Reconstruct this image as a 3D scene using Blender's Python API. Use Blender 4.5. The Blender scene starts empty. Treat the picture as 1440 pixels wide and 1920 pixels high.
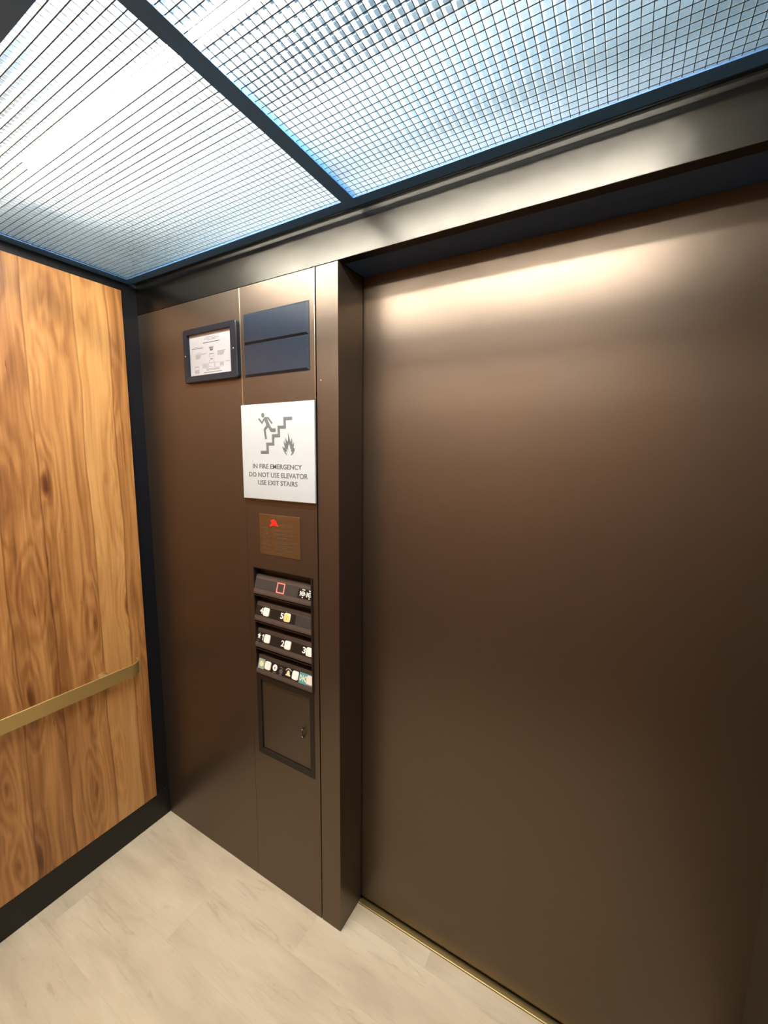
import bpy, bmesh, math, random
from mathutils import Vector, Matrix
from mathutils.geometry import tessellate_polygon
random.seed(7)
sc = bpy.context.scene
COL = sc.collection

# ------------------------------------------------------------------ dimensions (metres)
CAR_W, CAR_D = 2.04, 1.31          # the car: x 0..2.04 from wall to wall, y 0 (front) .. -1.31 (rear)
HEAD = 2.13                        # underside of the header
ZC = 2.231                         # underside of the drop ceiling frame
ZTOP = 2.56                        # car roof above the louvres
DOOR_Y = 0.1307
JAMB_X = 0.9494
SEAM_X0, SEAM_X1 = 0.5625, 0.8685

# ------------------------------------------------------------------ materials
def new_mat(name):
    m = bpy.data.materials.new(name); m.use_nodes = True
    nt = m.node_tree
    return m, nt, nt.nodes['Principled BSDF']

def N(nt, kind, **kw):
    n = nt.nodes.new(kind)
    for k, v in kw.items():
        setattr(n, k, v)
    return n

def L(nt, a, b): nt.links.new(a, b)

def coords(nt, scale=(1, 1, 1), loc=(0, 0, 0)):
    tc = N(nt, 'ShaderNodeTexCoord'); mp = N(nt, 'ShaderNodeMapping')
    mp.inputs['Scale'].default_value = scale; mp.inputs['Location'].default_value = loc
    L(nt, tc.outputs['Object'], mp.inputs['Vector'])
    return mp.outputs['Vector']

def noise(nt, vec, scale, detail=3, rough=0.5, dist=0.0):
    n = N(nt, 'ShaderNodeTexNoise')
    n.inputs['Scale'].default_value = scale; n.inputs['Detail'].default_value = detail
    n.inputs['Roughness'].default_value = rough; n.inputs['Distortion'].default_value = dist
    L(nt, vec, n.inputs['Vector'])
    return n.outputs['Fac']

def ramp(nt, fac, stops, mode='LINEAR'):
    r = N(nt, 'ShaderNodeValToRGB'); cr = r.color_ramp; cr.interpolation = mode
    while len(cr.elements) < len(stops): cr.elements.new(0.5)
    for e, (p, c) in zip(cr.elements, stops):
        e.position = p; e.color = tuple(c) + (1,) if len(c) == 3 else c
    L(nt, fac, r.inputs['Fac'])
    return r.outputs['Color']

def math_n(nt, op, a, b=None):
    n = N(nt, 'ShaderNodeMath', operation=op)
    for i, v in enumerate((a, b)):
        if v is None: continue
        if isinstance(v, (int, float)): n.inputs[i].default_value = v
        else: L(nt, v, n.inputs[i])
    return n.outputs[0]

def mixc(nt, fac, a, b, blend='MIX'):
    n = N(nt, 'ShaderNodeMix', data_type='RGBA', blend_type=blend)
    for sock, v in ((n.inputs[0], fac), (n.inputs[6], a), (n.inputs[7], b)):
        if isinstance(v, (int, float)): sock.default_value = v
        elif isinstance(v, tuple): sock.default_value = v + (1,) if len(v) == 3 else v
        else: L(nt, v, sock)
    return n.outputs[2]

def bump(nt, bsdf, h, strength, dist=0.001):
    b = N(nt, 'ShaderNodeBump'); b.inputs['Strength'].default_value = strength
    b.inputs['Distance'].default_value = dist
    L(nt, h, b.inputs['Height']); L(nt, b.outputs['Normal'], bsdf.inputs['Normal'])

def plain(name, col, rough=0.5, metal=0.0, spec=0.5, var=0.06, scale=40, emit=None, estr=0.0, coat=0.0):
    """A single-colour material with a slight procedural unevenness."""
    m, nt, b = new_mat(name)
    f = noise(nt, coords(nt), scale, 3)
    c0 = tuple(max(0, c * (1 - var)) for c in col); c1 = tuple(min(1, c * (1 + var)) for c in col)
    L(nt, ramp(nt, f, [(0.3, c0), (0.7, c1)]), b.inputs['Base Color'])
    b.inputs['Roughness'].default_value = rough; b.inputs['Metallic'].default_value = metal
    b.inputs['Specular IOR Level'].default_value = spec
    b.inputs['Coat Weight'].default_value = coat
    if emit:
        b.inputs['Emission Color'].default_value = tuple(emit) + (1,)
        b.inputs['Emission Strength'].default_value = estr
    return m

def bronze_mat(name, col, rough, stretch=(4, 4, 160), wide=0.28):
    """Satin bronze sheet, brushed along its width, with faint smudges."""
    m, nt, b = new_mat(name)
    g = noise(nt, coords(nt, stretch), 6, 4, 0.6)
    s = noise(nt, coords(nt), 5, 4, 0.6)
    c0 = tuple(c * 0.96 for c in col); c1 = tuple(c * 1.04 for c in col)
    L(nt, ramp(nt, g, [(0.3, c0), (0.7, c1)]), b.inputs['Base Color'])
    b.inputs['Metallic'].default_value = 1.0
    r = ramp(nt, s, [(0.3, (rough - .006,) * 3), (0.75, (rough + .008,) * 3)])
    L(nt, r, b.inputs['Roughness'])
    bump(nt, b, g, 0.02, 0.0004)
    # a second, wider lobe from the fine brushing
    w_ = N(nt, 'ShaderNodeBsdfGlossy'); w_.inputs['Roughness'].default_value = min(1.0, rough * 2.3)
    w_.inputs['Color'].default_value = tuple(col) + (1,)
    mx = N(nt, 'ShaderNodeMixShader'); mx.inputs[0].default_value = wide
    L(nt, b.outputs[0], mx.inputs[1]); L(nt, w_.outputs[0], mx.inputs[2])
    L(nt, mx.outputs[0], nt.nodes['Material Output'].inputs['Surface'])
    return m

M = {}
BRONZE = (0.155, 0.119, 0.089)
M['bronze'] = bronze_mat('bronze_sheet', BRONZE, 0.35)
M['bronze_door'] = bronze_mat('bronze_door_sheet', BRONZE, 0.35)
M['bronze_header'] = bronze_mat('darkened_bronze_header', (0.046, 0.0425, 0.036), 0.29, wide=0.1)  # same bronze, darkened to hold down the lamp reflection on the header
M['edge'] = plain('bright_bronze_edge', (0.75, 0.66, 0.5), 0.3, 1.0, var=.03)
M['black'] = plain('black_satin_paint', (0.005, 0.006, 0.009), 0.45, var=.1, spec=.3)
M['frame'] = plain('flare_tinted_frame_paint', (0.05, 0.16, 0.40), 0.5, var=.04)  # blue lens-flare cast near the lamps put into the frame's colour
M['soffit'] = plain('shade_navy_soffit', (0.02, 0.05, 0.12), 0.5, var=.04)  # shade and blue cast on the header's underside put into the colour
M['base'] = plain('black_vinyl_base', (0.007, 0.0068, 0.0055), 0.42, var=.1, spec=.35)
M['housing'] = plain('grey_enamel', (0.020, 0.042, 0.062), 0.5, var=.02)
M['dark_wall'] = plain('dark_brown_laminate', (0.05, 0.038, 0.03), 0.4)
M['shaft'] = plain('dark_backing_steel', (0.02, 0.02, 0.022), 0.6)
M['brass'] = bronze_mat('satin_brass', (0.64, 0.48, 0.20), 0.36, (4, 4, 120), wide=0.45)
M['sill'] = bronze_mat('worn_brass_sill', (0.46, 0.36, 0.16), 0.36, (3, 200, 3))
M['plate'] = bronze_mat('engraved_bronze_plate', (0.27, 0.185, 0.095), 0.33, (4, 4, 100))
M['engraving'] = plain('engraving_fill', (0.075, 0.046, 0.022), 0.6)
M['red'] = plain('red_enamel', (0.9, 0.02, 0.012), 0.4, emit=(1, .03, .02), estr=0.0)
M['acrylic_white'] = plain('white_sign_acrylic', (0.405, 0.43, 0.43), 0.3, var=.01)
M['sign_grey'] = plain('grey_raised_lettering', (0.105, 0.115, 0.112), 0.5)
M['paper'] = plain('off_white_paper', (0.36, 0.358, 0.36), 0.6, var=.02)
M['ink'] = plain('faded_print', (0.17, 0.165, 0.165), 0.8)
M['ink_dark'] = plain('dark_print', (0.05, 0.045, 0.04), 0.8)
M['frame_black'] = plain('black_plastic_frame', (0.008, 0.012, 0.019), 0.35, spec=.3)
M['screen'] = plain('smoked_indicator_glass', (0.014, 0.022, 0.036), 0.25, spec=.4)
M['housing_black'] = plain('black_button_housing', (0.012, 0.009, 0.008), 0.4)
M['strip'] = plain('dark_brown_button_strip', (0.072, 0.054, 0.042), 0.42)
M['band'] = plain('smoked_label_band', (0.04, 0.038, 0.036), 0.25)
M['band_dark'] = plain('black_label_band', (0.012, 0.011, 0.010), 0.25)
M['button_white'] = plain('ivory_button_plastic', (0.80, 0.78, 0.68), 0.35, emit=(1, .96, .84), estr=0.08)
M['button_amber'] = plain('lit_amber_button', (0.85, 0.50, 0.17), 0.35, emit=(1.0, .5, .14), estr=0.22)
M['button_rim'] = plain('pale_amber_button_rim', (0.85, 0.74, 0.45), 0.35, emit=(1.0, .8, .45), estr=0.15)
M['button_rose'] = plain('pale_rose_button', (0.82, 0.66, 0.56), 0.35, emit=(1, .8, .68), estr=0.05)
M['numeral'] = plain('white_numeral', (0.82, 0.82, 0.74), 0.5)
M['red_lit'] = plain('lit_red_outline', (0.9, 0.2, 0.15), 0.4, emit=(1, .2, .15), estr=0.35)
M['teal'] = plain('teal_label', (0.1, 0.33, 0.33), 0.4)
M['sage'] = plain('sage_label', (0.3, 0.4, 0.33), 0.4)
M['cream_sym'] = plain('cream_symbol', (0.8, 0.77, 0.45), 0.5)
M['steel'] = plain('bright_screw_steel', (0.85, 0.85, 0.85), 0.2, 1.0)
M['door_small'] = bronze_mat('service_door_bronze', (0.15, 0.122, 0.09), 0.4)
M['shadowgap'] = plain('dark_frame_bronze', (0.016, 0.011, 0.008), 0.5, spec=.3)

# louvre: milky acrylic that glows with the lamps behind it
def louvre_mat():
    m, nt, b = new_mat('milky_louvre_acrylic')
    out = nt.nodes['Material Output']
    v = coords(nt)
    h = noise(nt, v, 260, 2, 0.5)
    bp = N(nt, 'ShaderNodeBump'); bp.inputs['Strength'].default_value = 0.2; bp.inputs['Distance'].default_value = 0.002
    L(nt, h, bp.inputs['Height'])
    d = N(nt, 'ShaderNodeBsdfDiffuse'); d.inputs['Color'].default_value = (0.62, 0.88, 1.0, 1)
    t = N(nt, 'ShaderNodeBsdfTranslucent'); t.inputs['Color'].default_value = (0.97, 0.965, 0.94, 1)
    g = N(nt, 'ShaderNodeBsdfGlossy'); g.inputs['Roughness'].default_value = 0.25
    for n in (d, t, g): L(nt, bp.outputs['Normal'], n.inputs['Normal'])
    m1 = N(nt, 'ShaderNodeMixShader'); m1.inputs[0].default_value = 0.88
    L(nt, d.outputs[0], m1.inputs[1]); L(nt, t.outputs[0], m1.inputs[2])
    m2 = N(nt, 'ShaderNodeMixShader'); m2.inputs[0].default_value = 0.03
    L(nt, m1.outputs[0], m2.inputs[1]); L(nt, g.outputs[0], m2.inputs[2])
    # clear body: most of the light passes straight through the thin walls
    tr = N(nt, 'ShaderNodeBsdfTransparent'); tr.inputs['Color'].default_value = (1.0, 0.995, 0.985, 1)
    m3 = N(nt, 'ShaderNodeMixShader'); m3.inputs[0].default_value = 0.94
    L(nt, m2.outputs[0], m3.inputs[1]); L(nt, tr.outputs[0], m3.inputs[2])
    L(nt, m3.outputs[0], out.inputs['Surface'])
    return m
M['louvre_edge'] = plain('dark_louvre_edge', (0.05, 0.085, 0.10), 0.4)  # dark look of the clear rims painted in, same acrylic as the walls
M['louvre'] = louvre_mat()

def tube_mat():
    m, nt, b = new_mat('lit_fluorescent_tube')
    e = N(nt, 'ShaderNodeEmission'); e.inputs['Color'].default_value = (1.0, 0.985, 0.96, 1)
    e.inputs['Strength'].default_value = 245.0
    L(nt, e.outputs[0], nt.nodes['Material Output'].inputs['Surface'])
    return m
M['tube'] = tube_mat()

def wood_mat(name, horizontal='Y'):
    """Knotty vertical boards: broad flitches of differing tone, wavy grain, cathedrals and knots."""
    m, nt, b = new_mat(name)
    tc = N(nt, 'ShaderNodeTexCoord'); sp = N(nt, 'ShaderNodeSeparateXYZ')
    L(nt, tc.outputs['Object'], sp.inputs[0])
    h = sp.outputs[horizontal]; z = sp.outputs['Z']
    # wandering board edges
    zz = N(nt, 'ShaderNodeCombineXYZ'); L(nt, math_n(nt, 'MULTIPLY', z, 1.3), zz.inputs[2]); L(nt, math_n(nt, 'MULTIPLY', h, 3.0), zz.inputs[0])
    wob = noise(nt, zz.outputs[0], 1.6, 2)
    hw = math_n(nt, 'ADD', h, math_n(nt, 'MULTIPLY', math_n(nt, 'SUBTRACT', wob, 0.5), 0.035))
    # boards (irregular widths by 1D voronoi)
    hv = N(nt, 'ShaderNodeCombineXYZ'); L(nt, math_n(nt, 'ADD', hw, 3.013), hv.inputs[0])
    vo = N(nt, 'ShaderNodeTexVoronoi', voronoi_dimensions='1D'); vo.inputs['Scale'].default_value = 9.0
    L(nt, math_n(nt, 'ADD', hw, 3.013), vo.inputs['W'])
    rnd = N(nt, 'ShaderNodeSeparateColor'); L(nt, vo.outputs['Color'], rnd.inputs[0])
    r1, r2 = rnd.outputs[0], rnd.outputs[1]
    # board-local coordinates
    cv = N(nt, 'ShaderNodeCombineXYZ')
    L(nt, hw, cv.inputs[0]); L(nt, math_n(nt, 'MULTIPLY', r1, 7.0), cv.inputs[1])
    L(nt, math_n(nt, 'ADD', z, math_n(nt, 'MULTIPLY', r2, 5.0)), cv.inputs[2])
    def mapped(s):
        mp = N(nt, 'ShaderNodeMapping'); mp.inputs['Scale'].default_value = s
        L(nt, cv.outputs[0], mp.inputs['Vector']); return mp.outputs['Vector']
    fine = noise(nt, mapped((150, 1, 5)), 1.0, 4, 0.6)
    streak = noise(nt, mapped((30, 1, 0.9)), 1.0, 4, 0.6, 0.5)
    warp = noise(nt, mapped((22, 1, 6)), 1.0, 2, 0.5)
    # knots: scattered stretched cells; the growth lines bend around them
    kn = N(nt, 'ShaderNodeTexVoronoi', feature='SMOOTH_F1'); kn.inputs['Scale'].default_value = 1.0
    kn.inputs['Smoothness'].default_value = 0.15
    L(nt, mapped((10.5, 1, 2.6)), kn.inputs['Vector'])
    kd = math_n(nt, 'ADD', kn.outputs['Distance'], math_n(nt, 'MULTIPLY', math_n(nt, 'SUBTRACT', warp, 0.5), 0.30))
    halo = ramp(nt, kd, [(0.0, (1, 1, 1)), (0.20, (0.55,) * 3), (0.55, (0, 0, 0))])
    field = noise(nt, mapped((8, 1, 0.6)), 1.0, 3, 0.5, 0.5)
    f2 = math_n(nt, 'ADD', math_n(nt, 'MULTIPLY', field, 1.5), math_n(nt, 'MULTIPLY', halo, 0.55))
    f2 = math_n(nt, 'ADD', f2, math_n(nt, 'MULTIPLY', fine, 0.05))
    rings = math_n(nt, 'SINE', math_n(nt, 'MULTIPLY', f2, 34.0))
    rings = math_n(nt, 'MULTIPLY_ADD', rings, 0.5); rings.node.inputs[2].default_value = 0.5
    tone = math_n(nt, 'ADD', math_n(nt, 'MULTIPLY', r1, 0.34), math_n(nt, 'MULTIPLY', streak, 0.70))
    tone = math_n(nt, 'ADD', tone, math_n(nt, 'MULTIPLY', math_n(nt, 'SUBTRACT', rings, 0.5), 0.105))
    tone = math_n(nt, 'SUBTRACT', tone, math_n(nt, 'MULTIPLY', halo, 0.12))
    c = ramp(nt, tone, [(0.20, (0.18, 0.068, 0.017)), (0.36, (0.31, 0.130, 0.036)), (0.48, (0.44, 0.205, 0.062)),
                        (0.62, (0.56, 0.285, 0.092)), (0.82, (0.64, 0.36, 0.13))])
    finec = ramp(nt, fine, [(0.3, (0.80, 0.78, 0.74)), (0.62, (1.05, 1.04, 1.03))])
    c = mixc(nt, 0.7, c, finec, 'MULTIPLY')
    knc = ramp(nt, kd, [(0.02, (0.25, 0.16, 0.10)), (0.075, (0.60, 0.48, 0.38)), (0.13, (1, 1, 1))])
    c = mixc(nt, 0.9, c, knc, 'MULTIPLY')
    crack = noise(nt, mapped((40, 1, 3.4)), 1.0, 5, 0.7, 1.6)
    crc = ramp(nt, crack, [(0.28, (0.38, 0.28, 0.2)), (0.36, (1, 1, 1))])
    c = mixc(nt, 0.8, c, crc, 'MULTIPLY')
    edge = N(nt, 'ShaderNodeTexVoronoi', voronoi_dimensions='1D', feature='DISTANCE_TO_EDGE'); edge.inputs['Scale'].default_value = 9.0
    L(nt, math_n(nt, 'ADD', hw, 3.013), edge.inputs['W'])
    c = mixc(nt, 0.8, c, ramp(nt, edge.outputs['Distance'], [(0.0, (0.5, 0.42, 0.36)), (0.035, (1, 1, 1))]), 'MULTIPLY')
    L(nt, c, b.inputs['Base Color'])
    b.inputs['Roughness'].default_value = 0.42
    b.inputs['Specular IOR Level'].default_value = 0.5
    bump(nt, b, fine, 0.08, 0.0006)
    return m
M['wood'] = wood_mat('knotty_wood_laminate', 'Y')
M['wood_x'] = wood_mat('knotty_wood_laminate_rear', 'X')

def floor_mat():
    """Pale vinyl planks, 184 mm wide, long side parallel to the door."""
    m, nt, b = new_mat('pale_vinyl_plank')
    tc = N(nt, 'ShaderNodeTexCoord'); sp = N(nt, 'ShaderNodeSeparateXYZ'); L(nt, tc.outputs['Object'], sp.inputs[0])
    x, y = sp.outputs['X'], sp.outputs['Y']
    row = math_n(nt, 'DIVIDE', math_n(nt, 'ADD', y, 5 * 0.184 * 10 + 0.131), 0.184)
    ri = math_n(nt, 'FLOOR', row); rf = math_n(nt, 'FRACT', row)
    off = math_n(nt, 'MULTIPLY', math_n(nt, 'FRACT', math_n(nt, 'MULTIPLY', ri, 0.683)), 1.22)   # staggered joints
    xx = math_n(nt, 'DIVIDE', math_n(nt, 'ADD', math_n(nt, 'ADD', x, off), 11.1673), 1.22)
    xi = math_n(nt, 'FLOOR', xx); xf = math_n(nt, 'FRACT', xx)
    wn2 = N(nt, 'ShaderNodeTexWhiteNoise', noise_dimensions='2D')
    cb = N(nt, 'ShaderNodeCombineXYZ'); L(nt, xi, cb.inputs[0]); L(nt, ri, cb.inputs[1]); L(nt, cb.outputs[0], wn2.inputs['Vector'])
    pr = wn2.outputs['Value']
    cv = N(nt, 'ShaderNodeCombineXYZ'); L(nt, x, cv.inputs[0]); L(nt, y, cv.inputs[1]); L(nt, math_n(nt, 'MULTIPLY', pr, 9.0), cv.inputs[2])
    def mapped(s):
        mp = N(nt, 'ShaderNodeMapping'); mp.inputs['Scale'].default_value = s
        L(nt, cv.outputs[0], mp.inputs['Vector']); return mp.outputs['Vector']
    cloud = noise(nt, mapped((2.6, 9, 1)), 1.0, 3, 0.5, 0.5)
    c = ramp(nt, cloud, [(0.3, (0.60, 0.505, 0.345)), (0.52, (0.72, 0.61, 0.42)), (0.72, (0.79, 0.685, 0.485))])
    st = noise(nt, mapped((4.2, 30, 1)), 1.0, 5, 0.62, 1.4)
    c = mixc(nt, 0.55, c, ramp(nt, st, [(0.28, (0.62, 0.6, 0.56)), (0.42, (0.98, 0.98, 0.98)), (1.0, (1, 1, 1))]), 'MULTIPLY')
    fine = noise(nt, mapped((14, 160, 1)), 1.0, 4, 0.6)
    c = mixc(nt, 0.3, c, ramp(nt, fine, [(0.3, (0.86,) * 3), (0.65, (1.05,) * 3)]), 'MULTIPLY')
    c = mixc(nt, 1.0, c, ramp(nt, pr, [(0.0, (0.93, 0.925, 0.915)), (1.0, (1.04, 1.04, 1.04))]), 'MULTIPLY')
    e1 = math_n(nt, 'LESS_THAN', rf, 0.006); e2 = math_n(nt, 'LESS_THAN', xf, 0.0009)
    seam = math_n(nt, 'MAXIMUM', e1, e2)
    c = mixc(nt, math_n(nt, 'MULTIPLY', seam, 0.16), c, (0.28, 0.22, 0.15))
    L(nt, c, b.inputs['Base Color'])
    b.inputs['Roughness'].default_value = 0.5
    b.inputs['Specular IOR Level'].default_value = 0.35
    bump(nt, b, fine, 0.05, 0.0005)
    return m
M['floor'] = floor_mat()

# ------------------------------------------------------------------ mesh building
class MB:
    def __init__(s): s.v, s.f = [], []
    def add(s, vs, fs, mat=None):
        o = len(s.v)
        s.v += [tuple(mat @ Vector(p)) if mat else tuple(p) for p in vs]
        s.f += [[i + o for i in f] for f in fs]
        return s
    def box(s, x0, x1, y0, y1, z0, z1, mat=None):
        vs = [(x, y, z) for x in (x0, x1) for y in (y0, y1) for z in (z0, z1)]
        fs = [(0, 1, 3, 2), (4, 6, 7, 5), (0, 4, 5, 1), (2, 3, 7, 6), (0, 2, 6, 4), (1, 5, 7, 3)]
        return s.add(vs, fs, mat)
    def prism(s, poly, d0, d1, to3, mat=None):
        """Polygon (a,b) extruded from depth d0 to d1; to3(a,b,d) gives the point."""
        n = len(poly)
        tri = tessellate_polygon([[Vector((a, b, 0)) for a, b in poly]])
        vs = [to3(a, b, d0) for a, b in poly] + [to3(a, b, d1) for a, b in poly]
        fs = [tuple(t) for t in tri] + [tuple(i + n for i in reversed(t)) for t in tri]
        fs += [(i, (i + 1) % n, (i + 1) % n + n, i + n) for i in range(n)]
        return s.add(vs, fs, mat)
    def frame(s, x0, x1, z0, z1, ix0, ix1, iz0, iz1, y0, y1, mat=None):
        """Rectangular frame in the x-z plane around an opening."""
        s.box(x0, ix0, y0, y1, z0, z1, mat); s.box(ix1, x1, y0, y1, z0, z1, mat)
        s.box(ix0, ix1, y0, y1, z0, iz0, mat); s.box(ix0, ix1, y0, y1, iz1, z1, mat)
        return s
    def cyl(s, p0, p1, r0, r1=None, n=24, mat=None):
        r1 = r0 if r1 is None else r1
        p0, p1 = Vector(p0), Vector(p1); ax = (p1 - p0).normalized()
        u = ax.orthogonal().normalized(); w = ax.cross(u)
        ring = lambda p, r: [p + (u * math.cos(t) + w * math.sin(t)) * r for t in [2 * math.pi * i / n for i in range(n)]]
        vs = ring(p0, r0) + ring(p1, r1)
        fs = [(i, (i + 1) % n, (i + 1) % n + n, i + n) for i in range(n)] + [tuple(range(n))[::-1], tuple(range(n, 2 * n))]
        return s.add(vs, fs, mat)
    def sweep(s, path, prof_fn, closed=True):
        """Profile rings along a path: prof_fn(i) returns the ring's points."""
        rings = [prof_fn(i) for i in range(len(path))]; n = len(rings[0]); o = []
        vs = [p for r in rings for p in r]; fs = []
        for k in range(len(rings) - 1):
            for i in range(n):
                j = (i + 1) % n
                fs.append((k * n + i, k * n + j, (k + 1) * n + j, (k + 1) * n + i))
        fs.append(tuple(range(n))[::-1]); fs.append(tuple(range((len(rings) - 1) * n, len(rings) * n)))
        return s.add(vs, fs)
    def build(s, name, mat, parent=None, bevel=0, seg=2, smooth=False, origin=None):
        me = bpy.data.meshes.new(name)
        o = bpy.data.objects.new(name, me); COL.objects.link(o)
        if parent is not None:
            o.parent = parent; off = world_loc(parent)
        else:
            off = Vector(origin) if origin else Vector((0, 0, 0)); o.location = off
        me.from_pydata([tuple(Vector(p) - off) for p in s.v], [], s.f); me.update()
        bm = bmesh.new(); bm.from_mesh(me)
        bmesh.ops.recalc_face_normals(bm, faces=bm.faces[:]); bm.to_mesh(me); bm.free()
        me.materials.append(mat)
        if bevel:
            b = o.modifiers.new('bevel', 'BEVEL'); b.width = bevel; b.segments = seg; b.limit_method = 'ANGLE'
            b.angle_limit = math.radians(40)
        if smooth:
            for p in me.polygons: p.use_smooth = True
        return o

def world_loc(o):
    v = Vector((0, 0, 0))
    while o is not None: v = v + o.location; o = o.parent
    return v

def tag(o, label, cat=None, group=None, kind=None):
    o['label'] = label
    if cat: o['category'] = cat
    if group: o['group'] = group
    if kind: o['kind'] = kind
    return o

def thing(name, label, cat, loc, group=None, kind=None):
    e = bpy.data.objects.new(name, None); COL.objects.link(e); e.location = loc; e.empty_display_size = .05
    return tag(e, label, cat, group, kind)

XZ = lambda a, b, d: (a, d, b)       # polygon in the front plane, extruded in y

def text_polys(body, x0, x1, z0, capheight=None, bold=0.0):
    """Letters as a mesh, fitted so that the line spans x0..x1 with its baseline on z0."""
    cu = bpy.data.curves.new('lettering', 'FONT'); cu.body = body; cu.size = 1.0; cu.resolution_u = 3; cu.offset = bold
    ob = bpy.data.objects.new('lettering', cu); COL.objects.link(ob)
    dg = bpy.context.evaluated_depsgraph_get(); dg.update()
    me = bpy.data.meshes.new_from_object(ob.evaluated_get(dg))
    vs = [v.co.copy() for v in me.vertices]; fs = [tuple(p.vertices) for p in me.polygons]
    bpy.data.objects.remove(ob); bpy.data.curves.remove(cu); bpy.data.meshes.remove(me)
    mnx = min(v.x for v in vs); mxx = max(v.x for v in vs); mny = min(v.y for v in vs); mxy = max(v.y for v in vs)
    sx = (x1 - x0) / (mxx - mnx); sz = capheight / (mxy - mny)
    return [(x0 + (v.x - mnx) * sx, z0 + (v.y - mny) * sz) for v in vs], fs

def add_text(mb, body, x0, x1, z0, cap, d0, d1, to3, mat=None, bold=0.0):
    pts, fs = text_polys(body, x0, x1, z0, cap, bold)
    n = len(pts)
    vs = [to3(a, b, d0) for a, b in pts] + [to3(a, b, d1) for a, b in pts]
    edges = {}
    for f in fs:
        for i in range(len(f)):
            a, b = f[i], f[(i + 1) % len(f)]
            edges[(a, b)] = 1
    faces = [tuple(f) for f in fs] + [tuple(i + n for i in reversed(f)) for f in fs]
    for (a, b) in edges:
        if (b, a) not in edges: faces.append((a, b, b + n, a + n))
    return mb.add(vs, faces, mat)

def stroke(mb, pts, w, d0, d1, to3, mat=None, taper=None):
    """A polyline drawn as thick segments with mitred joints."""
    P = [Vector((a, b)) for a, b in pts]; n = len(P); L_, R_ = [], []
    for i, p in enumerate(P):
        ww = w if taper is None else w + (taper - w) * i / (n - 1)
        d1_ = (P[i] - P[i - 1]).normalized() if i > 0 else None
        d2_ = (P[i + 1] - P[i]).normalized() if i < n - 1 else None
        if d1_ is None or d2_ is None:
            t = d1_ or d2_; nn = Vector((-t.y, t.x)); k = 1.0
        else:
            t = (d1_ + d2_).normalized(); nn = Vector((-t.y, t.x)); k = 1.0 / max(0.5, nn.dot(Vector((-d1_.y, d1_.x))))
        L_.append(p + nn * ww / 2 * k); R_.append(p - nn * ww / 2 * k)
    for i in range(n - 1):
        poly = [tuple(L_[i]), tuple(L_[i + 1]), tuple(R_[i + 1]), tuple(R_[i])]
        mb.prism(poly, d0 - 1e-5 * i, d1, to3, mat)
    return mb

def ellipse(cx, cz, rx, rz, n=24):
    return [(cx + rx * math.cos(2 * math.pi * i / n), cz + rz * math.sin(2 * math.pi * i / n)) for i in range(n)]

def rrect(cx, cz, w, h, r, n=6):
    out = []
    for (sx, sz, a0) in ((1, 1, 0), (-1, 1, 90), (-1, -1, 180), (1, -1, 270)):
        for k in range(n + 1):
            a = math.radians(a0 + 90 * k / n)
            out.append((cx + sx * (w / 2 - r) + r * math.cos(a), cz + sz * (h / 2 - r) + r * math.sin(a)))
    return out

def ring_poly_faces(mb, cx, cz, ro, ri, d0, d1, to3, mat=None, n=24):
    vs = []
    for r in (ro, ri):
        for d in (d0, d1):
            vs += [to3(cx + r * math.cos(2 * math.pi * i / n), cz + r * math.sin(2 * math.pi * i / n), d) for i in range(n)]
    fs = []
    for i in range(n):
        j = (i + 1) % n
        fs += [(i, j, 2 * n + j, 2 * n + i), (n + i, 3 * n + i, 3 * n + j, n + j), (i, n + i, n + j, j), (2 * n + i, 2 * n + j, 3 * n + j, 3 * n + i)]
    return mb.add(vs, fs, mat)

# ------------------------------------------------------------------ the setting
tag(MB().box(-.03, CAR_W + .03, -CAR_D - .03, .1067, -.03, 0).build('floor', M['floor']),
    'pale beige wood-look plank floor with soft grey streaks', 'floor', kind='structure')
tag(MB().box(-.03, 0, -CAR_D - .03, .03, 0, ZTOP).build('wall_left', M['black']),
    'black painted wall showing as a narrow strip around the wood panel', 'wall', kind='structure')
tag(MB().box(CAR_W, CAR_W + .03, -CAR_D - .03, .03, 0, ZTOP).build('wall_right', M['dark_wall']),
    'dark brown wall across from the wall with the brass rail', 'wall', kind='structure')
tag(MB().box(0, CAR_W, -CAR_D - .03, -CAR_D, 0, ZTOP).build('wall_rear', M['wood_x']),
    'knotty wood wall facing the bronze elevator door', 'wall', kind='structure')
ZS = ZC + .0142                     # enamel roof, plus unseen skirts added to tint the view through the louvres
cn = MB().box(-.03, CAR_W + .03, -CAR_D - .03, .17, ZTOP, ZTOP + .03)
cn.box(.0005, .003, -CAR_D + .001, -.0005, ZC + .021, ZTOP - .0005).box(CAR_W - .003, CAR_W - .0005, -CAR_D + .001, -.0005, ZC + .021, ZTOP - .0005)
cn.box(.0035, CAR_W - .0035, -.003, -.0005, ZS, ZTOP - .0005).box(.0035, CAR_W - .0035, -CAR_D + .0005, -CAR_D + .003, ZS, ZTOP - .0005)
cn.box(.0035, CAR_W - .0035, -.0285, -.0032, ZC + .0125, ZC + .0140)        # lip added behind the frame to block leaking lamp light
tag(cn.build('ceiling', M['housing']),
    'grey enamel roof of the car above the louver grid, with added skirts and light-blocking lip', 'ceiling', kind='structure')
tag(MB().box(-.02, .003, -CAR_D, 0, 0, .131).build('baseboard_left', M['base'], bevel=.0025, seg=3),
    'black vinyl baseboard under the wood panel beside pale floor', 'baseboard', kind='structure')
tag(MB().box(0, SEAM_X0 - .0012, 0, .03, 0, HEAD - .001).build('wall_front', M['bronze'], bevel=.0008),
    'plain dark bronze wall panel between the wood panel and the button panel', 'wall', kind='structure')

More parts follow.
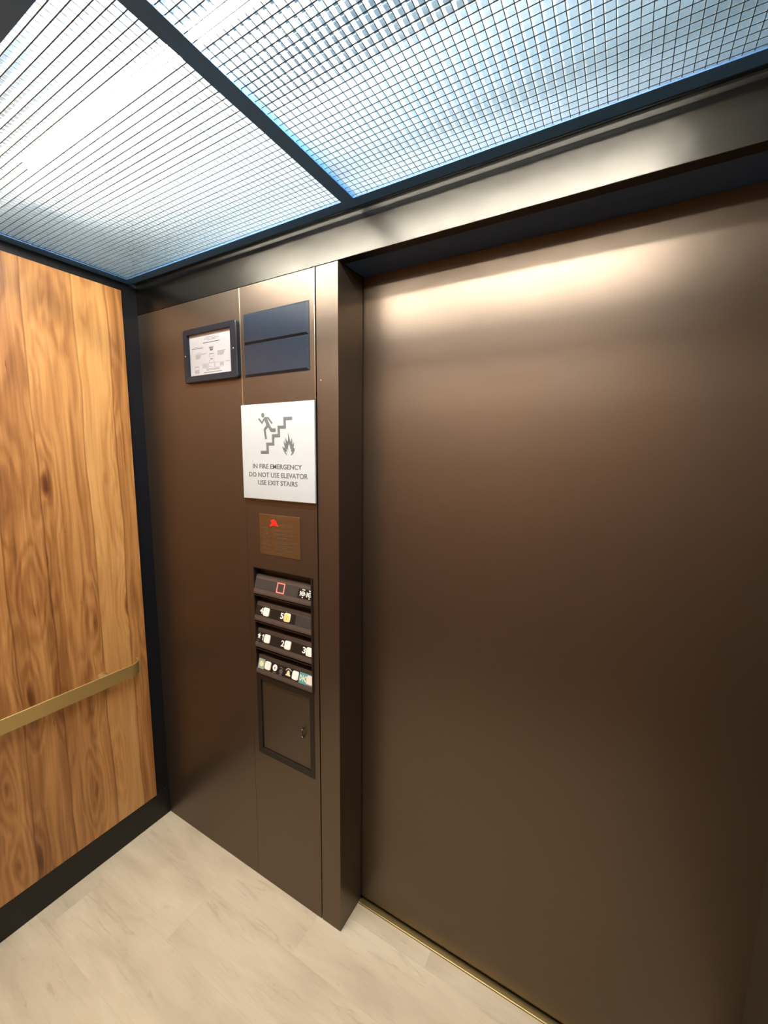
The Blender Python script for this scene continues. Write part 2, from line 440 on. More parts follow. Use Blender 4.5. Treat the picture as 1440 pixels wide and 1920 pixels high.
j = MB().prism([(SEAM_X1 + .0036, 0), (JAMB_X, 0), (JAMB_X, .125), (JAMB_X - .03, .125), (JAMB_X - .03, .03), (SEAM_X1 + .0036, .03)],
               0, HEAD - .001, lambda a, b, d: (a, b, d))
jo = tag(j.build('trim_1', M['bronze'], bevel=.0012), 'narrow bronze door jamb between the button panel and the sliding door', 'door jamb', kind='structure')
MB().cyl((.8885, -.002, 1.8202), (.8885, .001, 1.8202), .0028, n=16).build('screw', M['steel'], jo, bevel=.0006)
tag(MB().box(JAMB_X - .02, SEAM_X1 + .002, .031, .034, 0, HEAD).build('trim_2', M['shaft']),
    'dark gap between the button panel and the narrow bronze jamb', 'trim', kind='structure')

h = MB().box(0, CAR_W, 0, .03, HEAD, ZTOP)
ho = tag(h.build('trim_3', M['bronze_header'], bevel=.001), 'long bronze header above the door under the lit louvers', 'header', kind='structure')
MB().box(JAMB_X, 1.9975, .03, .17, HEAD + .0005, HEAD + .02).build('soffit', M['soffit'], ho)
tag(MB().box(1.9975, CAR_W, 0, .17, 0, HEAD - .001).build('trim_4', M['bronze'], bevel=.001),
    'bronze return where the door closes, on the far side from the buttons', 'door jamb', kind='structure')
tag(MB().box(JAMB_X - .01, 2.01, DOOR_Y, DOOR_Y + .035, .006, HEAD + .0).build('door_1', M['bronze_door'], bevel=.001),
    'wide brushed bronze elevator door, closed', 'elevator door', kind='structure')
s = MB()
s.prism([(.1067, -.012), (.1067, .0010), (.1080, .0028), (.1105, .0036), (.120, .0034), (.1255, .0026), (.1275, -.001), (.128, -.009), (.17, -.009), (.17, -.012)],
        JAMB_X, 1.9975, lambda a, b, d: (d, a, b))
tag(s.build('trim_5', M['sill'], bevel=.0005), 'worn brass sill strip on the floor along the door', 'door sill', kind='structure')

# ------------------------------------------------------------------ drop ceiling: frame, louvers, tubes
X0, X1, X2, X3 = .0456, 1.0016, 1.0380, 1.9945      # louver openings in x
Y0, Y1, Y2, Y3 = -.0563, -.6404, -.6770, -1.2611    # and in y
FX0, FX1, FY0, FY1 = .004, 2.036, -.0255, -1.300
fr = MB()
for (a, b, c, d) in ((FX0, FX1, FY0, Y0), (FX0, FX1, Y1, Y2), (FX0, FX1, Y3, FY1)):
    fr.box(a, b, d, c, ZC, ZC + .003)
for (a, b) in ((FX0, X0), (X1, X2), (X3, FX1)):
    for (c, d) in ((Y0, Y1), (Y2, Y3)):
        fr.box(a, b, d, c, ZC, ZC + .003)
xm, ym = (X1 + X2) / 2, (Y1 + Y2) / 2
fr.box(FX0, FX1, ym - .003, ym + .003, ZC + .003, ZC + .028)
for (c, d) in ((FY0, ym + .003), (ym - .003, FY1)):
    fr.box(xm - .003, xm + .003, d, c, ZC + .003, ZC + .028)
fo = tag(fr.build('trim_6', M['frame']), 'dark ceiling frame, blue flare tint painted in, with crossing bars holding the louvers', 'ceiling frame', kind='structure')

P = .0154; H = .0130; TW = .0018
def louver(name, xa, xb, ya, yb, label):
    """An egg-crate grid: crossing tapered walls, pitch 15.4 mm, resting on the frame."""
    za, zb = ZC + .0034, ZC + .0034 + H
    xa, xb, yb, ya = xa - .004, xb + .004, yb - .004, ya + .004
    mb = MB(); t0, t1 = TW / 2, TW / 2 * .7
    ny0 = math.ceil((yb + .076) / P); ny1 = math.floor((ya + .076) / P)
    for k in range(ny0, ny1 + 1):
        y = -.076 + k * P
        mb.add([(x, y + sgn * (t0 if z == za else t1), z) for x in (xa, xb) for sgn in (-1, 1) for z in (za, zb)],
               [(0, 1, 3, 2), (4, 6, 7, 5), (0, 4, 5, 1), (2, 3, 7, 6), (0, 2, 6, 4), (1, 5, 7, 3)])
    nx0 = math.ceil((xa - 1.7111) / P); nx1 = math.floor((xb - 1.7111) / P)
    for k in range(nx0, nx1 + 1):
        x = 1.7111 + k * P
        mb.add([(x + sgn * (t0 if z == za else t1), y, z) for sgn in (-1, 1) for y in (yb, ya) for z in (za + .0002, zb - .0002)],
               [(0, 1, 3, 2), (4, 6, 7, 5), (0, 4, 5, 1), (2, 3, 7, 6), (0, 2, 6, 4), (1, 5, 7, 3)])
    o = mb.build(name, M['louvre'], origin=((xa + xb) / 2, (ya + yb) / 2, za))
    o.data.materials.append(M['louvre_edge'])
    for p in o.data.polygons:
        if p.normal.z < -.9: p.material_index = 1          # lower rims, darkness painted on
    return tag(o, label, 'ceiling louver', 'ceiling louver panels')
louver('louver_panel', X0, X1, Y0, Y1, 'lit white louver grid over the wood panel and the certificate')
louver('louver_panel.001', X2, X3, Y0, Y1, 'lit pale blue louver grid over the bronze sliding door')
louver('louver_panel.002', X0, X1, Y2, Y3, 'louver grid behind the crossbar on the wood panel side')
louver('louver_panel.003', X2, X3, Y2, Y3, 'louver grid behind the crossbar on the door side')

def tube(name, xa, xb, y, z, label):
    t = thing(name, label, 'lamp', ((xa + xb) / 2, y, z), 'fluorescent tubes above the louvers')
    MB().cyl((xa + .02, y, z), (xb - .02, y, z), .0130, n=20).build('glass_tube', M['tube'], t, smooth=False)
    for (a, b) in ((xa, xa + .02), (xb - .02, xb)):
        MB().cyl((a, y, z), (b, y, z), .0132, n=20).build('end_cap', M['steel'], t)
    return t
tube('fluorescent_tube', .24, 1.72, -.41, 2.35, 'white fluorescent tube glowing above the louver grid, nearer the door')
tube('rear_fill_tube', .24, 1.72, -.91, 2.35, 'unseen fluorescent tube added above the rear louvers to light floor and wood')  # unseen rear lamp, added to help light the floor and wood

# ------------------------------------------------------------------ wood panel and handrail
wp = MB().box(.0032, .0135, -1.245, -.0625, .1335, 2.198)
tag(wp.build('wall_panel', M['wood'], bevel=.0008), 'knotty orange-brown wood panel on the black wall behind the brass handrail', 'wall panel')

rail = thing('handrail', 'flat satin brass handrail along the knotty wood panel', 'handrail', (.06, -.65, .762))
RX, RZ0, RZ1, RT, RR = .0615, .7375, .7875, .0055, .046
path = []
for k in range(17):
    a = math.radians(90 * k / 16)           # quarter turn from the wall
    path.append((RX - RR + RR * math.sin(a), -.150 + RR * math.cos(a) * 1.0, a))
path2 = [(p[0], p[1], p[2]) for p in path]
path2 += [(RX, -.150 - t, math.pi / 2) for t in (.2, .4, .6, .8)]
yend = -1.12
for k in range(17):
    a = math.radians(90 + 90 * k / 16)
    path2.append((RX - RR + RR * math.sin(a), yend + RR * math.cos(a), a))
def rail_ring(i):
    x, y, a = path2[i]
    n = Vector((math.sin(a), math.cos(a), 0))     # outward
    p = Vector((x, y, 0)); q = p - n * RT; c = .0008
    return [(p.x, p.y, RZ0 + c), (p.x, p.y, RZ1 - c), ((p - n * c).x, (p - n * c).y, RZ1), ((q + n * c).x, (q + n * c).y, RZ1),
            (q.x, q.y, RZ1 - c), (q.x, q.y, RZ0 + c), ((q + n * c).x, (q + n * c).y, RZ0), ((p - n * c).x, (p - n * c).y, RZ0)]
MB().sweep(path2, rail_ring).build('bar', M['brass'], rail)
for y in (-.2345, -1.02):
    so = MB().cyl((.0137, y, .7625), (.0165, y, .7625), .0215, n=28).cyl((.0165, y, .7625), (RX - RT + .0005, y, .7625), .0165, n=28)
    so.build('standoff', M['brass'], rail, bevel=.0008)

# ------------------------------------------------------------------ car operating panel
cp = thing('control_panel', 'tall bronze elevator panel with floor buttons, dark display and service door', 'control panel', (.7155, 0, 0))
FX = (.5865, .848)                      # opening for buttons and service door
fp = MB()
xa, xb, zt = SEAM_X0, SEAM_X1, HEAD - .0015
fp.box(xa, FX[0], 0, .003, .001, zt); fp.box(FX[1], xb, 0, .003, .001, zt)
fp.box(FX[0], FX[1], 0, .003, .001, .530); fp.box(FX[0], FX[1], 0, .003, 1.2255, zt)
fp.build('faceplate', M['bronze'], cp)
for (e0, e1, ez) in ((xa - .0002, xa + .0022, 1.55), (xb - .0022, xb, 1.77)):  # bright strips built only where the panel edges catch a highlight
    eo = MB().box(e0, e1, -.0006, .003, ez, zt).build('edge_highlight', M['edge'], cp); eo['label'] = 'strip built as the highlight on the polished panel edge'
# floor position display: two raised smoked blocks
ind = MB().box(.580, .8475, -.0012, -.0002, 1.8525, 2.045).build('display', M['frame_black'], cp)
def pillow(x0, x1, z0, z1, y0, y1, c):
    """Block with a chamfered front edge."""
    mb = MB()
    a = [(x0, y1, z0), (x1, y1, z0), (x1, y1, z1), (x0, y1, z1)]
    b = [(x0 + c, y0, z0 + c), (x1 - c, y0, z0 + c), (x1 - c, y0, z1 - c), (x0 + c, y0, z1 - c)]
    return mb.add(a + b, [(3, 2, 1, 0), (4, 5, 6, 7), (0, 1, 5, 4), (1, 2, 6, 5), (2, 3, 7, 6), (3, 0, 4, 7)])
pillow(.5815, .8465, 1.9525, 2.044, -.0065, -.0012, .0058).build('screen', M['screen'], ind)
pillow(.5815, .8465, 1.8535, 1.9495, -.0065, -.0012, .0058).build('screen', M['screen'], ind)

# button housing
hz = MB().box(FX[0], FX[1], .031, .034, .8422, 1.2255)
hz.box(FX[0], FX[0] + .0015, .003, .031, .8422, 1.2255).box(.8425, FX[1], -.004, .031, .8422, 1.2255)
ZR = [1.2255, 1.129, 1.032, .9335]
for k, z in enumerate(ZR):
    hz.box(FX[0], FX[1], -.0025 if k else 0.0, .031, z - .0035, z)
hz.box(FX[0], FX[1], -.001, .031, .8385, .8425)
hz.build('button_housing', M['housing_black'], cp)
tr = MB().box(FX[0], FX[1], -.0012, -.0004, 1.2255, 1.2268)
for z in ZR[1:]: tr.box(FX[0], FX[1], -.0036, -.0024, z - .0012, z)
tr.build('housing_trim', M['bronze'], cp)

T, B = (.0125, -.030), (-.0045, -.086)           # (y, dz) of the slanted face's upper and lower edges
FH = math.hypot(T[0] - B[0], T[1] - B[1])
def face_matrix(zt):
    o = Vector((0, (T[0] + B[0]) / 2, zt + (T[1] + B[1]) / 2))
    up = Vector((0, T[0] - B[0], T[1] - B[1])).normalized()
    out = Vector((0, -up.z, up.y))                # out of the face, slightly upward
    m = Matrix.Identity(4)
    for r in range(3):
        m[r][0] = (1, 0, 0)[r]; m[r][1] = up[r]; m[r][2] = out[r]; m[r][3] = o[r]
    return m
def XF(a, b, d): return (a, b, d)
def strip(zt, name):
    mb = MB()
    prof = [(.0125, -.030), (-.0045, -.086), (-.0045, -.0925), (.028, -.0925), (.028, -.030)]
    mb.prism([(y, zt + dz) for y, dz in prof], FX[0] + .002, .8420, lambda a, b, d: (d, a, b))
    return mb.build(name, M['strip'], cp, bevel=.0008)
def band(parent, fm, mat, x0=.590, x1=.8415, v0=-.0165, v1=.0165):
    return MB().box(x0, x1, v0, v1, .0001, .0008, fm).build('label_band', mat, parent)
BW = .0265
def button(parent, fm, x, mat, v=.0005, name='button'):
    mb = MB(); pts = rrect(x, v, BW, BW * 1.05, .006)
    inner = rrect(x, v, BW - .004, BW * 1.05 - .004, .0045); n = len(pts)
    vs = [(a, b, .0006) for a, b in pts] + [(a, b, .0036) for a, b in pts] + [(a, b, .0046) for a, b in inner]
    fs = [(i, (i + 1) % n, (i + 1) % n + n, i + n) for i in range(n)] + [(i + n, (i + 1) % n + n, (i + 1) % n + 2 * n, i + 2 * n) for i in range(n)]
    fs += [tuple(range(2 * n, 3 * n)), tuple(range(n))[::-1]]
    mb.add(vs, fs, fm)
    return mb.build(name, mat, parent)
def numeral(parent, fm, ch, xc, cap=.0200, w=.0135, v=.0012):
    mb = MB()
    if ch == '1':                                 # upright with a flag
        one = [(.0006, -.5), (.0006, .5), (-.0018, .5), (-.0060, .30), (-.0060, .14), (-.0026, .27), (-.0026, -.5)]
        mb.prism([(xc + .0022 + a, v + b * cap) for a, b in one], .0009, .0016, XF, fm)
    else:
        add_text(mb, ch, xc - w / 2, xc + w / 2, v - cap / 2, cap, .0009, .0016, XF, fm, bold=.022)
    return mb.build('numeral', M['numeral'], parent)

# strip with the lit red outline and the key switches
st = strip(ZR[0], 'key_switch_strip'); fm = face_matrix(ZR[0])
band(st, fm, M['band'], v0=-.0170, v1=.0165)
q = MB(); c = .7085; hw_, t_ = .0172, .0036
q.box(c - hw_, c + hw_, hw_ - t_, hw_, .0008, .0018, fm).box(c - hw_, c + hw_, -hw_, -hw_ + t_, .0008, .0018, fm)
q.box(c - hw_, c - hw_ + t_, -hw_ + t_, hw_ - t_, .0008, .0018, fm).box(c + hw_ - t_, c + hw_, -hw_ + t_, hw_ - t_, .0008, .0018, fm)
ro = q.build('lit_outline', M['red_lit'], st); ro['label'] = 'lit red square outline'
bk = MB().box(.784, .8415, -.0170, .0130, .0008, .0012, fm).build('key_plate', M['band_dark'], st)
for xk in (.806, .8335):
    kb = MB()
    kb.box(xk - .0125, xk - .0098, -.0095, .0060, .0012, .0022, fm)
    ring_poly_faces(kb, xk, -.0010, .0075, .0048, .0012, .0026, XF, fm, 20)
    kb.prism(ellipse(xk, -.0010, .0024, .0024, 10), .0012, .0022, XF, fm)
    kb.box(xk - .0055, xk + .0060, .0098, .0128, .0012, .0018, fm)
    kb.prism(ellipse(xk - .0005, -.0130, .0020, .0020, 10), .0012, .0018, XF, fm)
    kb.prism(ellipse(xk + .0100, -.0060, .0012, .0012, 8), .0012, .0018, XF, fm)
    kb.prism(ellipse(xk + .0100, -.0005, .0012, .0012, 8), .0012, .0018, XF, fm)
    kb.build('key_switch', M['numeral'], st)

# floors 4 and 5
st = strip(ZR[1], 'button_strip'); fm = face_matrix(ZR[1])
band(st, fm, M['band_dark'], x1=.770); band(st, fm, M['band'], x0=.7705)
numeral(st, fm, '4', .6175); button(st, fm, .6405, M['button_white'])
numeral(st, fm, '5', .7115)
b5 = button(st, fm, .7355, M['button_rim']); b5['label'] = 'lit amber button for floor five'
MB().prism(rrect(.7355, .0005, BW - .0065, BW * 1.05 - .0065, .0035), .0044, .0050, XF, fm).build('lit_lens', M['button_amber'], st)

# floors 1, 2 and 3
st = strip(ZR[2], 'button_strip'); fm = face_matrix(ZR[2])
band(st, fm, M['band_dark'])
star = []
for i in range(10):
    r = .0100 if i % 2 == 0 else .0043; a = math.pi / 2 + i * math.pi / 5
    star.append((.6015 + r * .82 * math.cos(a), .0030 + r * 1.15 * math.sin(a)))
MB().prism(star, .0009, .0016, XF, fm).build('star_symbol', M['numeral'], st)
dots = MB()
for i in range(5): dots.prism(ellipse(.5955 + i * .0030 * (1 if i < 4 else 2.2), -.0128, .0011, .0011, 8), .0009, .0015, XF, fm)
dots.build('braille', M['ink'], st)
numeral(st, fm, '1', .6190, w=.0085); button(st, fm, .6405, M['button_white'])
numeral(st, fm, '2', .7115); button(st, fm, .7350, M['button_white'])
numeral(st, fm, '3', .8055); button(st, fm, .8285, M['button_white'])

# alarm, bell and door keys
st = strip(ZR[3], 'button_strip'); fm = face_matrix(ZR[3])
band(st, fm, M['band_dark'])
MB().box(.5945, .6235, -.0165, .0165, .0008, .0013, fm).build('symbol_plate', M['sage'], st)
sy = MB(); ring_poly_faces(sy, .6090, 0, .0095, .0068, .0013, .0019, XF, fm, 20)
sy.prism(ellipse(.6090, 0, .0060, .0075, 16), .0013, .0018, XF, fm)
sy.build('phone_symbol', M['cream_sym'], st)
button(st, fm, .6405, M['button_white'])
kb = MB(); kb.prism(ellipse(.6735, .0020, .0098, .0108, 24), .0009, .0030, XF, fm); kb.build('key_lock', M['button_white'], st)
MB().prism(ellipse(.6738, .0020, .0022, .0030, 12), .0030, .0034, XF, fm).build('keyhole', M['ink_dark'], st)
gl = MB().box(.6650, .6690, -.0150, -.0128, .0009, .0014, fm).box(.6705, .6745, -.0150, -.0128, .0009, .0014, fm).box(.6760, .6800, -.0150, -.0128, .0009, .0014, fm)
gl.build('key_caption', M['ink'], st)
MB().box(.6885, .7155, -.0165, .0165, .0008, .0013, fm).build('symbol_plate', M['housing_black'], st)
ks = MB()
ring_poly_faces(ks, .7020, -.0035, .0070, .0045, .0013, .0018, XF, fm, 18)
ks.prism(ellipse(.7020, -.0035, .0022, .0022, 10), .0013, .0018, XF, fm)
ks.box(.6965, .7035, .0085, .0108, .0013, .0018, fm).box(.7050, .7085, .0055, .0080, .0013, .0018, fm)
ks.box(.6965, .7075, -.0150, -.0132, .0013, .0018, fm)
ks.build('fan_symbol', M['ink'], st)
MB().box(.7185, .7500, -.0165, .0165, .0008, .0012, fm).build('symbol_plate', M['housing_black'], st)
bell = [(-.0105, -.0085), (-.0105, -.0065), (-.0070, -.0030), (-.0052, .0040), (-.0030, .0078), (0, .0090), (.0030, .0078), (.0052, .0040), (.0070, -.0030), (.0105, -.0065), (.0105, -.0085)]
MB().prism([(.7345 + a, -.0005 + b) for a, b in bell], .0012, .0019, XF, fm).build('bell_symbol', M['cream_sym'], st)
ar = MB()
for i in range(6):
    a0, a1 = math.radians(150 - 20 * i), math.radians(150 - 20 * i - 13)
    r0, r1 = .0125, .0152
    ar.prism([(.7345 + r0 * math.cos(a0), .0002 + r0 * math.sin(a0)), (.7345 + r1 * math.cos(a0), .0002 + r1 * math.sin(a0)),
              (.7345 + r1 * math.cos(a1), .0002 + r1 * math.sin(a1)), (.7345 + r0 * math.cos(a1), .0002 + r0 * math.sin(a1))], .0012, .0017, XF, fm)
ar.build('alarm_caption', M['numeral'], st)
button(st, fm, .7665, M['button_white'])
MB().box(.7825, .8418, -.0175, .0170, .0008, .0013, fm).build('symbol_plate', M['teal'], st)
dc = MB()
dc.box(.7985, .8005, -.0105, .0105, .0013, .0019, fm)
for sgn in (-1, 1):
    stroke(dc, [(.7995 + sgn * .0115, .0085), (.7995 + sgn * .0030, 0), (.7995 + sgn * .0115, -.0085)], .0032, .0013, .0019, XF, fm)
    dc.box(min(.7995 + sgn * .0135, .7995 + sgn * .0118), max(.7995 + sgn * .0135, .7995 + sgn * .0118), -.0095, .0095, .0013, .0019, fm)
dc.build('door_symbol', M['cream_sym'], st)
bo = button(st, fm, .8290, M['button_rose']); bo['label'] = 'pale rose button'

# service door under the buttons
sf = MB().frame(FX[0], FX[1], .530, .8385, .607, .829, .5515, .817, -.0015, .012)
sfo = sf.build('service_door_frame', M['shadowgap'], cp, bevel=.001)
sd = MB().box(.6085, .8275, .0035, .0065, .553, .8155).build('service_door', M['door_small'], cp, bevel=.0008)
pl = MB().cyl((.8005, .0034, .7000), (.8005, -.0055, .7000), .0028, n=14).cyl((.8005, .0034, .6700), (.8005, -.0055, .6700), .0028, n=14)
pl.box(.7985, .8025, -.0065, -.0045, .668, .702)
pl.build('pull_handle', M['shadowgap'], sd, bevel=.0004)
for z in (.6985, .6715): MB().cyl((.8005, -.0060, z), (.8005, -.0075, z), .0022, n=12).build('rivet', M['steel'], sd)

# ------------------------------------------------------------------ certificate in a black frame
ce = thing('certificate_frame', 'small black frame holding a white inspection certificate beside the dark display', 'framed certificate', (.422, 0, 1.943))
cx0, cx1, cz0, cz1 = .285, .559, 1.8535, 2.0325
px0, px1, pz0, pz1 = .3075, .5275, 1.8755, 2.0145
outer = rrect((cx0 + cx1) / 2, (cz0 + cz1) / 2, cx1 - cx0, cz1 - cz0, .009, 5)
inner = rrect((px0 + px1) / 2, (pz0 + pz1) / 2, px1 - px0, pz1 - pz0, .0008, 5)
n = len(outer)
def ringf(yo_b, yo_f, yi_f, yi_b):
    vs = [(a, yo_b, b) for a, b in outer] + [(a, yo_f, b) for a, b in outer]
    sh = [((a - .422) * .975 + .422, yo_f - .002, (b - 1.943) * .975 + 1.943) for a, b in outer]
    vs += sh + [(a, yi_f, b) for a, b in inner] + [(a, yi_b, b) for a, b in inner]
    fs = []
    for k in range(4):
        for i in range(n):
            j = (i + 1) % n
            fs.append((k * n + i, k * n + j, (k + 1) * n + j, (k + 1) * n + i))
    return MB().add(vs, fs)
ringf(-.0003, -.012, -.0125, -.0022).build('frame', M['frame_black'], ce)
MB().box(px0 - .004, px1 + .004, -.0020, -.0012, pz0 - .004, pz1 + .004).build('paper', M['paper'], ce)
scr = None
for (x, z) in ((.2985, 1.9445), (.5440, 1.9450)):
    MB().cyl((x, -.0130, z), (x, -.0150, z), .0027, n=14).build('screw', M['steel'], ce, bevel=.0005)
# the print: blocks of small illegible lines, boxes and a crest
pr = MB(); prd = MB()
def words_line(mb, x0, x1, z, hgt, slope=.0, gap=.0012):
    x = x0
    while x < x1 - .001:
        w = min(random.uniform(.003, .009), x1 - x)
        mb.box(x, x + w, -.0022, -.0020, z, z + hgt); x += w + gap
for i, (a, b) in enumerate(((.395, .450), (.385, .462), (.400, .448))): words_line(pr, a, b, 1.9985 - i * .0042, .0019)
words_line(prd, .380, .466, 1.9815, .0024)
words_line(pr, .332, .352, 1.9720, .0018); words_line(prd, .320, .378, 1.9670, .0020)
words_line(pr, .345, .365, 1.9520, .0014)
words_line(pr, .338, .395, 1.9465, .0018)
for i in range(4): words_line(pr, .338, .366 - i * .002, 1.9430 - i * .0032, .0017)
for i in range(5): words_line(pr, .452, .491 - i * .003, 1.9485 - i * .0032, .0019)
def outline(mb, x0, x1, z0, z1, t=.0006):
    mb.frame(x0, x1, z0, z1, x0 + t, x1 - t, z0 + t, z1 - t, -.0022, -.0020)
words_line(pr, .409, .432, 1.9440, .0018); outline(pr, .408, .434, 1.9335, 1.9425)
words_line(prd, .414, .428, 1.9265, .0022); outline(pr, .408, .434, 1.9145, 1.9245)
outline(pr, .372, .402, 1.8985, 1.9145); outline(pr, .402, .434, 1.9015, 1.9145); outline(pr, .436, .480, 1.8985, 1.9135)
for i in range(3): words_line(pr, .375, .398, 1.9095 - i * .004, .0018)
for i in range(3): words_line(pr, .462, .478, 1.9090 - i * .0035, .0020)
words_line(pr, .490, .511, 1.9120, .0018)
for i in range(2): words_line(pr, .392, .460, 1.8945 - i * .0036, .0020)
words_line(prd, .378, .470, 1.8838, .0018)
outline(pr, .330, .354, 1.8965, 1.9055); words_line(pr, .331, .352, 1.9065, .0016)
for i in range(4): words_line(pr, .330, .354, 1.8935 - i * .0030, .0018)
pr.build('small_print', M['ink'], ce)
# crest of five upright plumes over a shield
cr = MB()
for k, a in enumerate((-34, -17, 0, 17, 34)):
    t = math.radians(a); x = .4215 + .011 * math.sin(t); z = 1.9605
    dx, dz = .009 * math.sin(t), .009 * math.cos(t)
    cr.prism([(x - .0016, z), (x + .0016, z), (x + dx + .0008, z + dz - .001), (x + dx, z + dz), (x + dx - .0014, z + dz - .002)], -.0022, -.0020, XZ)
cr.prism([(.4125, 1.9590), (.4305, 1.9590), (.4290, 1.9560), (.4215, 1.9535), (.4140, 1.9560)], -.0022, -.0020, XZ)
cr.build('crest', M['ink_dark'], ce)
prd.build('heading_print', M['ink_dark'], ce)

# ------------------------------------------------------------------ fire sign
sg = thing('evacuation_sign', 'white square fire sign with running figure and stairs, above the buttons', 'sign', (.7174, 0, 1.6133))
MB().box(.5640, .8705, -.0105, -.0035, 1.4620, 1.7648).build('board', M['acrylic_white'], sg, bevel=.0018, seg=3)
MB().box(.590, .845, -.0036, -.0002, 1.488, 1.739).build('backing_pad', M['housing_black'], sg)
D0, D1 = -.0112, -.0104
mn = MB()
mn.prism(ellipse(.6634, 1.7297, .0066, .0074, 24), D0 - 0.00000, D1, XZ)
stroke(mn, [(.6448, 1.7196), (.6586, 1.7058), (.6715, 1.7205)], .0055, D0 - 0.00004, D1, XZ)
stroke(mn, [(.6700, 1.7208), (.6860, 1.7204), (.7015, 1.7035)], .0058, D0 - 0.00008, D1, XZ)
stroke(mn, [(.6735, 1.7205), (.6865, 1.6960)], .0130, D0 - 0.00012, D1, XZ)
stroke(mn, [(.6835, 1.7015), (.6985, 1.6826), (.7165, 1.6825)], .0098, D0 - 0.00016, D1, XZ)
stroke(mn, [(.6850, 1.6995), (.6695, 1.6840), (.6746, 1.6552)], .0096, D0 - 0.00020, D1, XZ, taper=.0066)
mn.build('running_figure', M['sign_grey'], sg)
STAIRS = [(.7501, 1.7208), (.7851, 1.7208), (.7851, 1.7112), (.7596, 1.7112), (.7596, 1.6861), (.7346, 1.6861), (.7346, 1.6605), (.7098, 1.6605), (.7098, 1.6350), (.6850, 1.6350), (.6850, 1.6094), (.6502, 1.6094), (.6502, 1.6187), (.6752, 1.6187), (.6752, 1.6442), (.7003, 1.6442), (.7003, 1.6698), (.7251, 1.6698), (.7251, 1.6953), (.7501, 1.6953)]
MB().prism(STAIRS, D0, D1, XZ).build('stair_symbol', M['sign_grey'], sg)
FLAME = [(0.7645, 1.6049), (0.755, 1.6099), (0.7484, 1.6191), (0.7446, 1.6282), (0.7433, 1.6328), (0.7487, 1.6282), (0.7535, 1.6277), (0.7517, 1.6353), (0.7498, 1.6424), (0.7504, 1.6495), (0.7532, 1.6424), (0.7566, 1.6394), (0.7574, 1.6454), (0.757, 1.6525), (0.7565, 1.6585), (0.7604, 1.6525), (0.7636, 1.6459), (0.7671, 1.6494), (0.7677, 1.6604), (0.7675, 1.6724), (0.7715, 1.6624), (0.7746, 1.6533), (0.7778, 1.6443), (0.7809, 1.6503), (0.7819, 1.6572), (0.7839, 1.6492), (0.7833, 1.6403), (0.787, 1.6382), (0.7896, 1.6442), (0.7903, 1.6372), (0.7881, 1.6282), (0.7914, 1.6262), (0.7934, 1.6262), (0.7919, 1.6192), (0.7877, 1.6112), (0.7794, 1.6051), (0.7768, 1.6061), (0.7816, 1.6111), (0.7838, 1.6172), (0.7784, 1.6167), (0.7799, 1.6222), (0.782, 1.6262), (0.7772, 1.6232), (0.7759, 1.6262), (0.7748, 1.6333), (0.7702, 1.6403), (0.7674, 1.6343), (0.7658, 1.6282), (0.7674, 1.6212), (0.763, 1.6242), (0.7603, 1.6272), (0.7609, 1.6211), (0.7634, 1.6151), (0.756, 1.6176), (0.7585, 1.611)]
MB().prism(FLAME, D0, D1, XZ).build('flame_symbol', M['sign_grey'], sg)
tx = MB()
add_text(tx, 'IN FIRE EMERGENCY', .6118, .8205, 1.5617, .0150, D0, D1, XZ, bold=.010)
add_text(tx, 'DO NOT USE ELEVATOR', .5940, .8428, 1.5345, .0154, D0, D1, XZ, bold=.010)
add_text(tx, 'USE EXIT STAIRS', .6335, .8016, 1.5097, .0150, D0, D1, XZ, bold=.010)
tx.build('lettering', M['sign_grey'], sg)

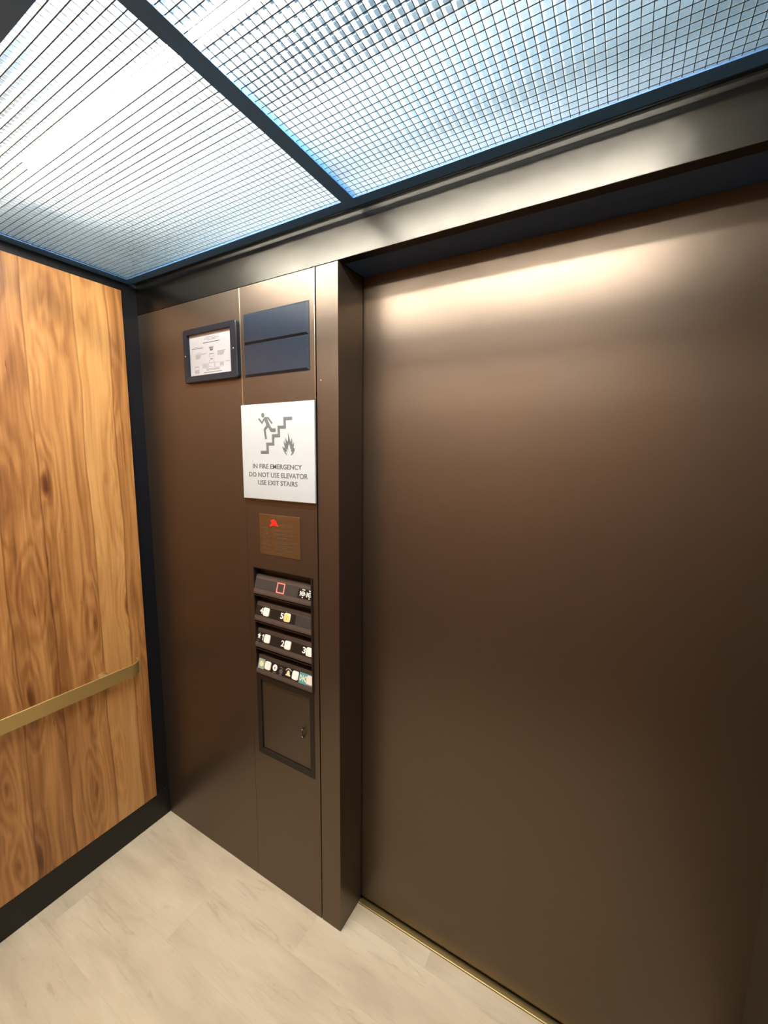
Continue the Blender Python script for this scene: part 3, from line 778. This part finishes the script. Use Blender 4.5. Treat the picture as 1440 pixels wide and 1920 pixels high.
# ------------------------------------------------------------------ engraved plate
ep = thing('engraved_plate', 'small brown metal plate with engraved lines and a red cap mark, under the fire sign', 'plaque', (.712, 0, 1.344))
MB().box(.6238, .8006, -.0013, -.0001, 1.2770, 1.4115).build('plate', M['plate'], ep, bevel=.0003)
et = MB()
def eline(x0, x1, z, hgt):
    x = x0
    while x < x1 - .001:
        w = min(random.uniform(.005, .014), x1 - x)
        et.box(x, x + w, -.0016, -.0012, z, z + hgt); x += w + .0014
eline(.678, .690, 1.4020, .0030); eline(.695, .742, 1.4020, .0034)
for (zz, lx, rx0, rx1) in ((1.3810, (.652, .664), .708, .768), (1.3660, (.636, .664), None, None), (1.3625, None, .692, .766), (1.3500, (.634, .664), .692, .770),
                           (1.3360, (.634, .668), .700, .770), (1.3235, (.634, .668), .692, .785), (1.3105, (.636, .668), .692, .785),
                           (1.2975, (.636, .660), .692, .785), (1.2850, (.634, .672), .694, .735)):
    if lx: eline(lx[0], lx[1], zz, .0026); eline(lx[0], lx[1] - .004, zz - .0042, .0022)
    if rx0: eline(rx0, rx1, zz, .0030); eline(rx0 + .002, rx1 - .012, zz - .0046, .0022)
et.build('engraving', M['engraving'], ep)
RED = [(.6755, 1.3927), (.6872, 1.3979), (.6986, 1.3935), (.7031, 1.383), (.7101, 1.3776), (.7061, 1.3753), (.6931, 1.3784), (.6816, 1.3768), (.6731, 1.3723), (.6699, 1.377), (.6768, 1.3818), (.6763, 1.3879)]
rm = MB().prism(RED, -.0019, -.0012, XZ).build('cap_mark', M['red'], ep); rm['label'] = 'bright red cap-shaped mark'
MB().prism([(.6752, 1.3880), (.6790, 1.3905), (.6812, 1.3860), (.6795, 1.3815), (.6762, 1.3830)], -.0022, -.0016, XZ).build('dark_spot', M['ink_dark'], rm)
MB().box(.6238, .8006, -.0016, -.0001, 1.4112, 1.4122).build('bright_edge', M['edge'], ep)

# ------------------------------------------------------------------ camera
cam = bpy.data.cameras.new('camera'); co = bpy.data.objects.new('camera', cam); COL.objects.link(co)
cam.sensor_fit = 'VERTICAL'; cam.sensor_height = 36.0; cam.lens = 773.7347 * 36.0 / 1920.0
co.location = (1.6617956, -.9717283, 1.6071493)
co.rotation_euler = (1.4350736, -0.0107009, 0.5238925)
cam.clip_start = .02; cam.clip_end = 50
sc.camera = co

# ------------------------------------------------------------------ world and colour management
w = bpy.data.worlds.new('world'); sc.world = w; w.use_nodes = True
w.node_tree.nodes['Background'].inputs['Color'].default_value = (0, 0, 0, 1)
w.node_tree.nodes['Background'].inputs['Strength'].default_value = 0
vs = sc.view_settings
sc.display_settings.display_device = 'sRGB'
vs.view_transform = 'Standard'; vs.look = 'None'; vs.gamma = 1.0; vs.exposure = 0.0; vs.use_curve_mapping = False
cy = sc.cycles
cy.max_bounces = 16; cy.diffuse_bounces = 10; cy.glossy_bounces = 6; cy.transmission_bounces = 8
cy.sample_clamp_indirect = 6.0
cy.transparent_max_bounces = 64
cy.use_denoising = True
